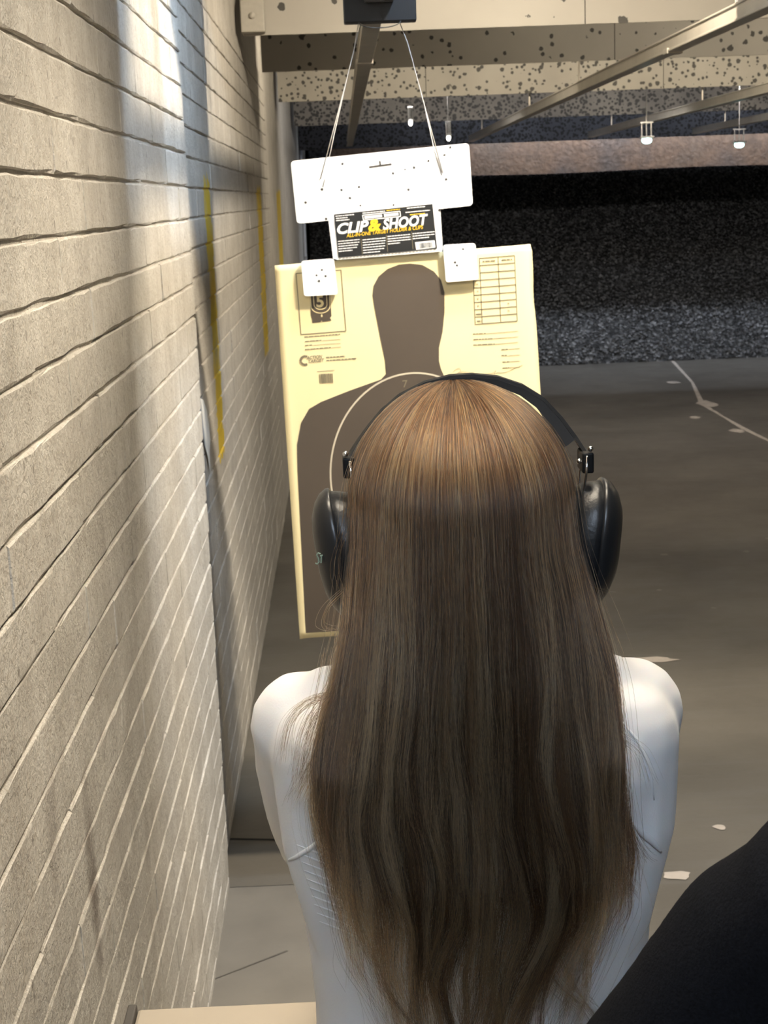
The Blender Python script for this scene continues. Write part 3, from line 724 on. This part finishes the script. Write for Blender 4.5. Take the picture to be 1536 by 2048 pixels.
# ---- hair
SIL = [(752, 905, 955), (780, 828, 1040), (830, 768, 1092), (870, 742, 1118), (980, 706, 1153), (1100, 700, 1163), (1230, 686, 1192), (1330, 664, 1212), (1450, 640, 1224), (1560, 634, 1232), (1650, 655, 1238), (1750, 680, 1226), (1850, 705, 1168), (1950, 752, 1114), (2048, 800, 1078), (2150, 815, 1065)]
zt, ct, ht = [], [], []
for y, l, r in SIL:
    a, b = at(l, y, 1.11), at(r, y, 1.11); zt.append((a[2] + b[2]) / 2); ct.append((a[0] + b[0]) / 2 - WX); ht.append((b[0] - a[0]) / 2)
zt, ct, ht = (np.array(q)[::-1] for q in (zt, ct, ht))
def prof(z): return np.interp(z, zt, ct), np.interp(z, zt, ht)
RZ = 1.462                                            # height where the crown turns into the fall
ztop = 1.5495
yb_t = ([1.0, 1.10, 1.20, 1.28, 1.34, 1.40, 1.462], [-.095, -.097, -.098, -.084, -.053, -.02, -.002])
dp_t = ([1.0, 1.10, 1.20, 1.28, 1.34, 1.40, 1.462], [.022, .026, .029, .037, .066, .094, .106])
def shell(a, z, w):
    """point on the hair mass: a = angle from straight back, w = 0 outside .. 1 inside"""
    c, h = prof(np.minimum(z, RZ)); yb = np.interp(z, *yb_t); dp = np.interp(z, *dp_t)
    hi_ = z > RZ
    k = np.where(hi_, np.sqrt(np.clip(1 - ((z - RZ) / (ztop - RZ)) ** 2, 0, 1)), 1.0)
    s = 1 - .16 * w
    return np.stack([WX + c + h * k * np.sin(a) * s, WY + yb - dp * k * np.cos(a) * np.where(hi_, s, 1) + np.where(hi_, .036 * (1 - k), .02 * w), z - .012 * w * hi_], -1)
# under layer, dark brown to carry the shade inside the hair
mb = MB(); A = np.linspace(-1.75, 1.75, 56); rows = []
for i, tt in enumerate(np.linspace(0, 1, 40)):
    if tt < .3:
        th = tt / .3 * math.pi / 2 ; z = RZ + (ztop - .006 - RZ) * math.cos(th)
        z = np.full(len(A), z)
    else:
        q = (tt - .3) / .7; zend = 1.235 + .03 * np.sin(A * 9) + .02 * np.sin(A * 23) + .05 * np.abs(np.sin(A)) ** 2; z = RZ + (zend - RZ) * q
    aa = A * (1.0 if tt < .3 else 1 - .08 * (tt - .3) / .7)
    P = shell(aa, z, np.full(len(A), .62)); rows.append([tuple(p) for p in P])
mb.loft(rows, cap=False, closed=False)
hair = mb.build('hair', 'hair_underlayer', woman, True)
hair['label'] = 'very long brown hair, coppery at the crown, hanging in loose locks'
md = hair.modifiers.new('s', 'SOLIDIFY'); md.thickness = .006; md.offset = 0
NP = 28
def strands(N, K, spread, lenf, wave, seed, tight=.80, wmax=1.0, jlen=.03):
    g = np.random.default_rng(seed)
    ka = np.linspace(-1.6, 1.6, K) + g.normal(0, 1.6 / K, K); ka = np.sign(ka) * np.abs(ka / 1.6) ** .9 * 1.6; g.shuffle(ka)
    kw = g.random(K) * wmax; kl = lenf(np.sin(ka), g, K)
    kp = g.random((K, 3)) * 6.28; kam = g.uniform(.25, 1.0, K) * wave; kdr = g.normal(0, .15, K); kf = g.uniform(15, 32, K)
    kt = g.random(K)
    cid = g.integers(0, K, N)
    th0 = np.clip(g.random(N) ** .8 * 1.15, .02, None)
    ja = g.normal(0, 1, N); jw = g.normal(0, 1, N); jl = np.abs(g.normal(0, jlen, N))
    t = np.linspace(0, 1, NP)[None, :]
    zend = (kl[cid] + jl)[:, None]
    head_len = (math.pi / 2 - th0)[:, None] * .10; tot = head_len + (RZ - zend); hf = head_len / tot
    th = th0[:, None] + (math.pi / 2 - th0[:, None]) * np.clip(t / np.maximum(hf, 1e-4), 0, 1)
    z = np.where(t < hf, RZ + (ztop - RZ) * np.cos(th), RZ - (RZ - zend) * np.clip((t - hf) / (1 - hf), 0, 1))
    fall = np.clip((RZ + .05 - z) / .45, 0, 1.2)
    sg = spread * (1 - tight * np.clip(fall * 1.15, 0, 1) ** .7)
    tip = np.clip((z - zend) / .10, 0, 1) * .65 + .35                  # locks close up towards their ends
    a = ka[cid][:, None] + ja[:, None] * sg * tip + kdr[cid][:, None] * fall ** 1.5
    a = np.clip(a, -1.85, 1.85)
    w = np.clip(kw[cid][:, None] * (.15 + .85 * np.sin(np.clip(fall, 0, 1) * math.pi / 2)) + jw[:, None] * .10, -.12, 1.3)
    P = shell(a, z, w)
    ph = kp[cid]; fr = kf[cid][:, None]
    am = kam[cid][:, None] * np.clip(fall - .15, 0, 1) ** 1.3
    P[..., 0] += am * (np.sin(z * fr + ph[:, :1]) + .5 * np.sin(z * 2.1 * fr + ph[:, 1:2]))
    P[..., 1] -= .6 * am * (1 + np.sin(z * fr * 1.2 + ph[:, 2:3])) + .016 * (1 - np.clip(kw[cid][:, None], 0, 1)) * np.sin(np.clip(fall, 0, 1) * math.pi / 2)
    c1 = np.clip(fall - .1, 0, 1)
    P[..., 0] += c1 * (.0055 * np.sin(a * 2.3 + z * 21 + 1.0) + .0040 * np.sin(a * 6.1 - z * 33) + .0022 * np.sin(a * 13 + z * 57))
    P[..., 1] -= c1 * .004 * (1 + np.sin(a * 7.0 + z * 18))
    lift = g.normal(0, .0008, (N, 1)) + g.normal(0, .0017, (N, 1)) * np.sin(z * 45 + g.random((N, 1)) * 6) * np.clip(fall + .2, 0, 1)
    P[..., 0] += lift; P[..., 1] -= np.abs(lift) * .8
    tone = np.clip(.80 * kt[cid] + .30 * g.random(N) - .26 * kw[cid], 0, 1)  # inner locks toned darker: shade between locks put into the colour
    return P, tone
def lenA(u, g, K):                                    # side locks end higher, the middle runs out of the frame
    e = np.abs(u + .06)
    return .965 + .20 * e ** 2.0 + g.random(K) ** .9 * .25 - .01
P0, T0 = strands(8500, 500, .05, lambda u, g, K: 1.15 + .08 * np.abs(u) ** 2 + g.uniform(-.04, .10, K), .003, 10, .3)
P1, T1 = strands(9000, 210, .036, lenA, .0085, 11, .45, .85)
P2, T2 = strands(3600, 64, .05, lambda u, g, K: 1.0 + .18 * np.abs(u) ** 2 + g.uniform(-.03, .14, K), .012, 12, .70, .25)
P3, T3 = strands(700, 700, .0, lambda u, g, K: 1.06 + g.uniform(-.06, .25, K), .012, 13)
P4, T4 = strands(4200, 420, .016, lambda u, g, K: 1.0 + .18 * np.abs(u) ** 2 + g.uniform(-.03, .20, K), .009, 14, .3, .5, .04)
T0 = T0 * .40; T4 = np.clip(T4 * 1.6, 0, 1); T2 = np.clip(T2 + .12, 0, 1)
g = np.random.default_rng(5)
q3 = np.linspace(0, 1, NP)[None, :]; P3[..., 0] += g.normal(0, .006, (len(P3), 1)) * (.25 + q3); P3[..., 1] -= np.abs(g.normal(0, .007, (len(P3), 1))) * (.3 + q3)
def lock(pts, n_, r0, r1, seed):
    """free lock along control points (x,y pixel of the view, depth)"""
    g = np.random.default_rng(seed); C_ = np.array([at(*p) for p in pts]); k = np.linspace(0, len(C_) - 1, NP)
    i = np.clip(k.astype(int), 0, len(C_) - 2); f = (k - i)[:, None]
    p0, p1, p2, p3 = C_[np.maximum(i - 1, 0)], C_[i], C_[i + 1], C_[np.minimum(i + 2, len(C_) - 1)]
    c = .5 * (2 * p1 + (p2 - p0) * f + (2 * p0 - 5 * p1 + 4 * p2 - p3) * f ** 2 + (3 * p1 - p0 - 3 * p2 + p3) * f ** 3)
    r = np.linspace(r0, r1, NP)[None, :, None]; t = np.linspace(0, 1, NP)[None, :, None]
    return c[None] + g.normal(0, 1, (n_, 1, 3)) * r * np.array([1, .6, .6]) + g.normal(0, 1, (n_, 1, 3)) * t ** 2 * .0035
LK = [lock([(700, 1260, 1.10), (690, 1340, 1.09), (672, 1385, 1.085), (620, 1400, 1.08), (580, 1440, 1.08), (565, 1510, 1.078)], 40, .004, .003, 1),
      lock([(700, 1280, 1.09), (680, 1370, 1.08), (640, 1420, 1.075), (612, 1480, 1.07), (600, 1560, 1.07)], 45, .004, .003, 2),
      lock([(690, 1300, 1.09), (665, 1420, 1.075), (640, 1500, 1.07), (615, 1560, 1.07), (595, 1600, 1.07)], 60, .006, .004, 3),
      lock([(1170, 1220, 1.09), (1205, 1380, 1.08), (1228, 1460, 1.07), (1275, 1500, 1.07), (1300, 1560, 1.068)], 14, .003, .002, 4),
      lock([(1190, 1400, 1.08), (1225, 1560, 1.07), (1255, 1640, 1.066), (1285, 1700, 1.066), (1295, 1715, 1.066)], 25, .004, .0015, 5),
      lock([(1195, 1450, 1.075), (1215, 1620, 1.062), (1235, 1730, 1.06), (1265, 1790, 1.06)], 40, .005, .002, 6),
      lock([(1090, 1500, 1.06), (1110, 1700, 1.055), (1130, 1800, 1.055), (1120, 1880, 1.057), (1145, 1960, 1.06), (1200, 2040, 1.06)], 45, .005, .003, 7),
      lock([(1060, 1600, 1.06), (1095, 1750, 1.055), (1080, 1860, 1.055), (1110, 1960, 1.058), (1180, 2020, 1.06)], 40, .005, .0025, 8),
      lock([(760, 1600, 1.06), (735, 1720, 1.055), (710, 1830, 1.058), (710, 1960, 1.06)], 24, .005, .002, 9),
      lock([(780, 1620, 1.06), (760, 1800, 1.055), (770, 1930, 1.055), (790, 2050, 1.058)], 50, .006, .004, 10),
      lock([(690, 1180, 1.12), (655, 1215, 1.12), (648, 1250, 1.12), (680, 1258, 1.12), (690, 1235, 1.12)], 5, .002, .003, 11),
      lock([(700, 1010, 1.10), (690, 1060, 1.10), (672, 1130, 1.10), (688, 1190, 1.10), (697, 1200, 1.10)], 5, .002, .002, 12),
      lock([(1160, 1120, 1.10), (1175, 1170, 1.10), (1205, 1195, 1.10)], 4, .001, .002, 13),
      lock([(1195, 1270, 1.10), (1212, 1320, 1.10), (1230, 1390, 1.09)], 8, .003, .004, 14)]
P = np.concatenate([P0, P1, P2, P3, P4] + LK).astype(np.float32); N = len(P)
TN = np.concatenate([T0, T1, T2, T3, T4] + [np.clip(.38 + .25 * rng.random() + rng.normal(0, .12, len(q)), 0, 1) for q in LK]).astype(np.float32)
hc = bpy.data.hair_curves.new('hair_strands'); hc.add_curves([NP] * N)
hc.position_data.foreach_set('vector', P.reshape(-1))
ra = hc.attributes.get('radius') or hc.attributes.new('radius', 'FLOAT', 'POINT')
rad = (np.linspace(1, .35, NP)[None, :] * rng.uniform(.00010, .00018, (N, 1))).astype(np.float32); ra.data.foreach_set('value', rad.ravel())
ta = hc.attributes.new('tone', 'FLOAT', 'CURVE'); ta.data.foreach_set('value', TN)
hs = obj('hair_strands', hc, 'hair_strand', hair); hs['kind'] = 'stuff'

# ------------------------------------------------------------------ ear muffs
em = empty('ear_muffs', wp(0, 0, 1.43)); tag(em, 'black ear muffs worn over the long brown hair', 'ear muffs')
def cup(s):
    rings = []
    def ring_(x, sc, zc=1.420):
        return [wp(s * x + s * .0075 * sc * math.sin(a), .002 + .037 * sc * math.copysign(abs(math.cos(a)) ** .85, math.cos(a)), zc + .0515 * sc * math.copysign(abs(math.sin(a)) ** .85, math.sin(a))) for a in np.linspace(0, 2 * math.pi, 40, False)]
    MB().loft([ring_(.066, .72), ring_(.068, .86), ring_(.074, .92), ring_(.080, .90), ring_(.081, .84)]).build('cushion', 'muff_cushion', em, True)
    MB().loft([ring_(.0805, .86), ring_(.083, .93), ring_(.092, .955), ring_(.0985, .965), ring_(.0988, .90)]).build('cup', 'muff_cushion', em, True)
    sh_ = MB().loft([ring_(.0975, .93), ring_(.0978, .995), ring_(.0990, 1.01), ring_(.1015, 1.0), ring_(.1065, .93), ring_(.1115, .80), ring_(.1155, .60), ring_(.1172, .35), ring_(.1177, .08)]).build('shell', 'muff_shell', em, True)
    return sh_
shl, shr = cup(-1), cup(1)
# pen mark on the shell beside the wall
for st in ([(641, 1108), (636, 1106), (633, 1110), (637, 1117), (638, 1124), (634, 1128), (631, 1126)], [(640, 1112), (646, 1110)], [(643, 1111), (642, 1126)]):
    MB().tube([at(x, y, 1.138 - (y - 1106) * 0) for x, y in st], .0006, 5).build('pen_mark', 'marker_green', shl)
bp = [(697, 922), (701, 905), (717, 880), (737, 852), (765, 818), (800, 788), (850, 762), (900, 749), (945, 746), (995, 751), (1045, 768), (1085, 793), (1120, 830), (1148, 868), (1167, 897), (1171, 912)]
BP = [at(x, y, 1.168 + .026 * math.sin(math.pi * i / (len(bp) - 1))) for i, (x, y) in enumerate(bp)]
def band_loft(path, half, th, n_in):
    """strap of half width, thickness and inward offset that vary along the path"""
    rings = []; L = len(path) - 1
    for i, p in enumerate(path):
        tn = np.array(path[min(i + 1, L)]) - np.array(path[max(i - 1, 0)]); tn = tn / np.linalg.norm(tn)
        nr = np.array([tn[2], 0, -tn[0]])
        if np.dot(nr, np.array(p) - np.array(wp(0, 0, 1.43))) < 0: nr = -nr
        e = abs(2 * i / L - 1); hw, t_, o_ = (a + (b - a) * e ** 1.5 for a, b in (half, th, n_in))
        p = np.array(p) - nr * o_
        rings.append([tuple(p + np.array([0, sy * hw, 0]) + nr * sn * t_) for sy, sn in ((-1, -.5), (-.9, .5), (.9, .5), (1, -.5))])
    return MB().loft(rings)
BP = [q - np.array([0, 0, .0014]) for q in BP]
band_loft(BP, (.006, .012), (.0022, .0034), (0, 0)).build('headband', 'band_black', em)
band_loft(BP[2:-2], (.007, .015), (.004, .010), (.003, .0068)).build('band_pad', 'band_black', em)
for s, e, q in ((-1, BP[0], BP[1]), (1, BP[-1], BP[-2])):
    x, y, z = e
    MB().box((x - .0045, y - .014, z - .010), (x + .0045, y + .014, z + .006), .0015).build('end_clip', 'band_black', em)
    MB().ball((x + s * .002, y - .013, z + .009), .0024, 10, 8).build('knob', 'chrome', em, True)
    MB().ball((x - s * .007, y - .014, z + .000), .0022, 10, 8).build('knob', 'chrome', em, True)
    for dy in (-.016, .012):
        MB().tube([(x - s * .001, y + dy, z + .004), (x - s * .002, y + dy, z - .010), (x - s * .0045, y + dy * .9, z - .028), (x - s * .007, y + dy * .7, z - .045)], .0010, 8).build('wire_yoke', 'chrome', em, True)

# ------------------------------------------------------------------ second person, in black, at the edge of the frame
PX, PY = .475, .74
def qp(x, y, z): return (PX + x, PY + y, z)
def qring(z, hw, b, f, n=24, p=2.3):
    return [qp(hw * math.copysign(abs(math.cos(a)) ** (2 / p), math.cos(a)), (f if math.sin(a) > 0 else b) * abs(math.sin(a)) ** (2 / p), z) for a in np.linspace(0, 2 * math.pi, n, False)]
QT = [(.90, .165, -.11, .12), (1.0, .155, -.11, .12), (1.10, .16, -.115, .125), (1.22, .17, -.12, .12), (1.30, .165, -.10, .10), (1.36, .11, -.075, .07), (1.39, .065, -.06, .055)]
LA = [(.315, .76, 1.292), (.264, .81, 1.290), (.235, .845, 1.245), (.175, .895, 1.13), (.135, .925, 1.06)]
LF = [(.135, .925, 1.06), (.13, .965, .95), (.125, .99, .86)]
RA = [(PX + .15, PY, 1.29), (PX + .21, PY + .01, 1.27), (PX + .245, PY - .01, 1.02), (PX + .235, PY + .09, .80)]
bd = MB(); bd.loft([qring(z, hw - .01, b + .01, f - .01) for z, hw, b, f in QT])
bd.limb([qp(0, 0, 1.36), qp(0, .02, 1.47)], [.058, .055])
QZ = 1.56
bd.ball(qp(0, .01, QZ + .01), (.078, .098, .10), 22, 14); bd.ball(qp(0, .05, QZ - .05), (.058, .062, .068), 18, 12)
bd.limb([qp(0, .105, QZ + .01), qp(0, .122, QZ - .025)], [.009, .013], 8)
for s in (-1, 1):
    bd.ball(qp(s * .08, .01, QZ - .01), (.011, .02, .032)); bd.limb([qp(s * .014, .10, QZ + .022), qp(s * .05, .085, QZ + .022)], [.011, .009], 8)
    bd.limb([qp(s * .085, 0, .90), qp(s * .10, .02, .48), qp(s * .11, -.02, .09)], [.085, .058, .04]); bd.limb([qp(s * .11, -.04, .05), qp(s * .12, .14, .04)], [.034, .03], 10)
bd.limb(LA, [.04, .045, .043, .038, .034]); bd.limb(LF, [.034, .030, .024]); bd.limb(RA, [.04, .043, .034, .025])
hand(bd, LF[-1], (-.1, .35, -1), (.2, -1, -.3), .5, 1.0, 1); hand(bd, RA[-1], (0, .3, -1), (1, 0, 0), .5, 1.0, 1)
man = remesh(bd, 'person', .0065, 4, 'skin')
tag(man, 'person in a black fleece, only one shoulder and arm showing at the lower corner', 'person')
jk = MB(); jk.loft([qring(z, hw, b, f) for z, hw, b, f in QT]); jk.loft([qring(1.375, .075, -.066, .064), qring(1.42, .066, -.060, .066)])
jk.limb(LA, [.050, .0565, .0545, .050, .046]); jk.limb(LF, [.046, .040, .035]); jk.limb(RA, [.052, .055, .047, .036])
for q in range(4):
    c_ = np.array(LA[2]) * (1 - q * .28) + np.array(LA[4]) * q * .28
    jk.limb([tuple(c_ + np.array([-.035, -.025, .02])), tuple(c_ + np.array([-.005, -.05, -.005])), tuple(c_ + np.array([.035, -.03, -.02]))], [.006, .008, .005], 8)
remesh(jk, 'jacket', .007, 4, 'black_fleece', man, wrinkle)
tr = MB(); tr.loft([qring(.93, .172, -.118, .128), qring(.82, .175, -.12, .115)])
for s in (-1, 1): tr.limb([qp(s * .09, 0, .84), qp(s * .10, .02, .48), qp(s * .11, -.02, .10)], [.095, .07, .058])
remesh(tr, 'trousers', .009, 3, 'trousers_dark', man)
MB().ball(qp(0, -.008, QZ + .028), (.085, .102, .092), 24, 16).build('hair', 'short_hair_dark', man, True)
for s in (-1, 1):
    MB().ball(qp(s * .032, .088, QZ + .002), .013).build('eye', 'eye_white', man, True)
    MB().limb([qp(s * .11, -.05, .055), qp(s * .115, .05, .05), qp(s * .12, .15, .045)], [.042, .042, .035], 14).build('shoe', 'shoe_black', man, True)
MB().limb([qp(-.02, .112, QZ - .065), qp(.02, .112, QZ - .065)], [.005, .005], 8).build('lips', 'lip', man, True)
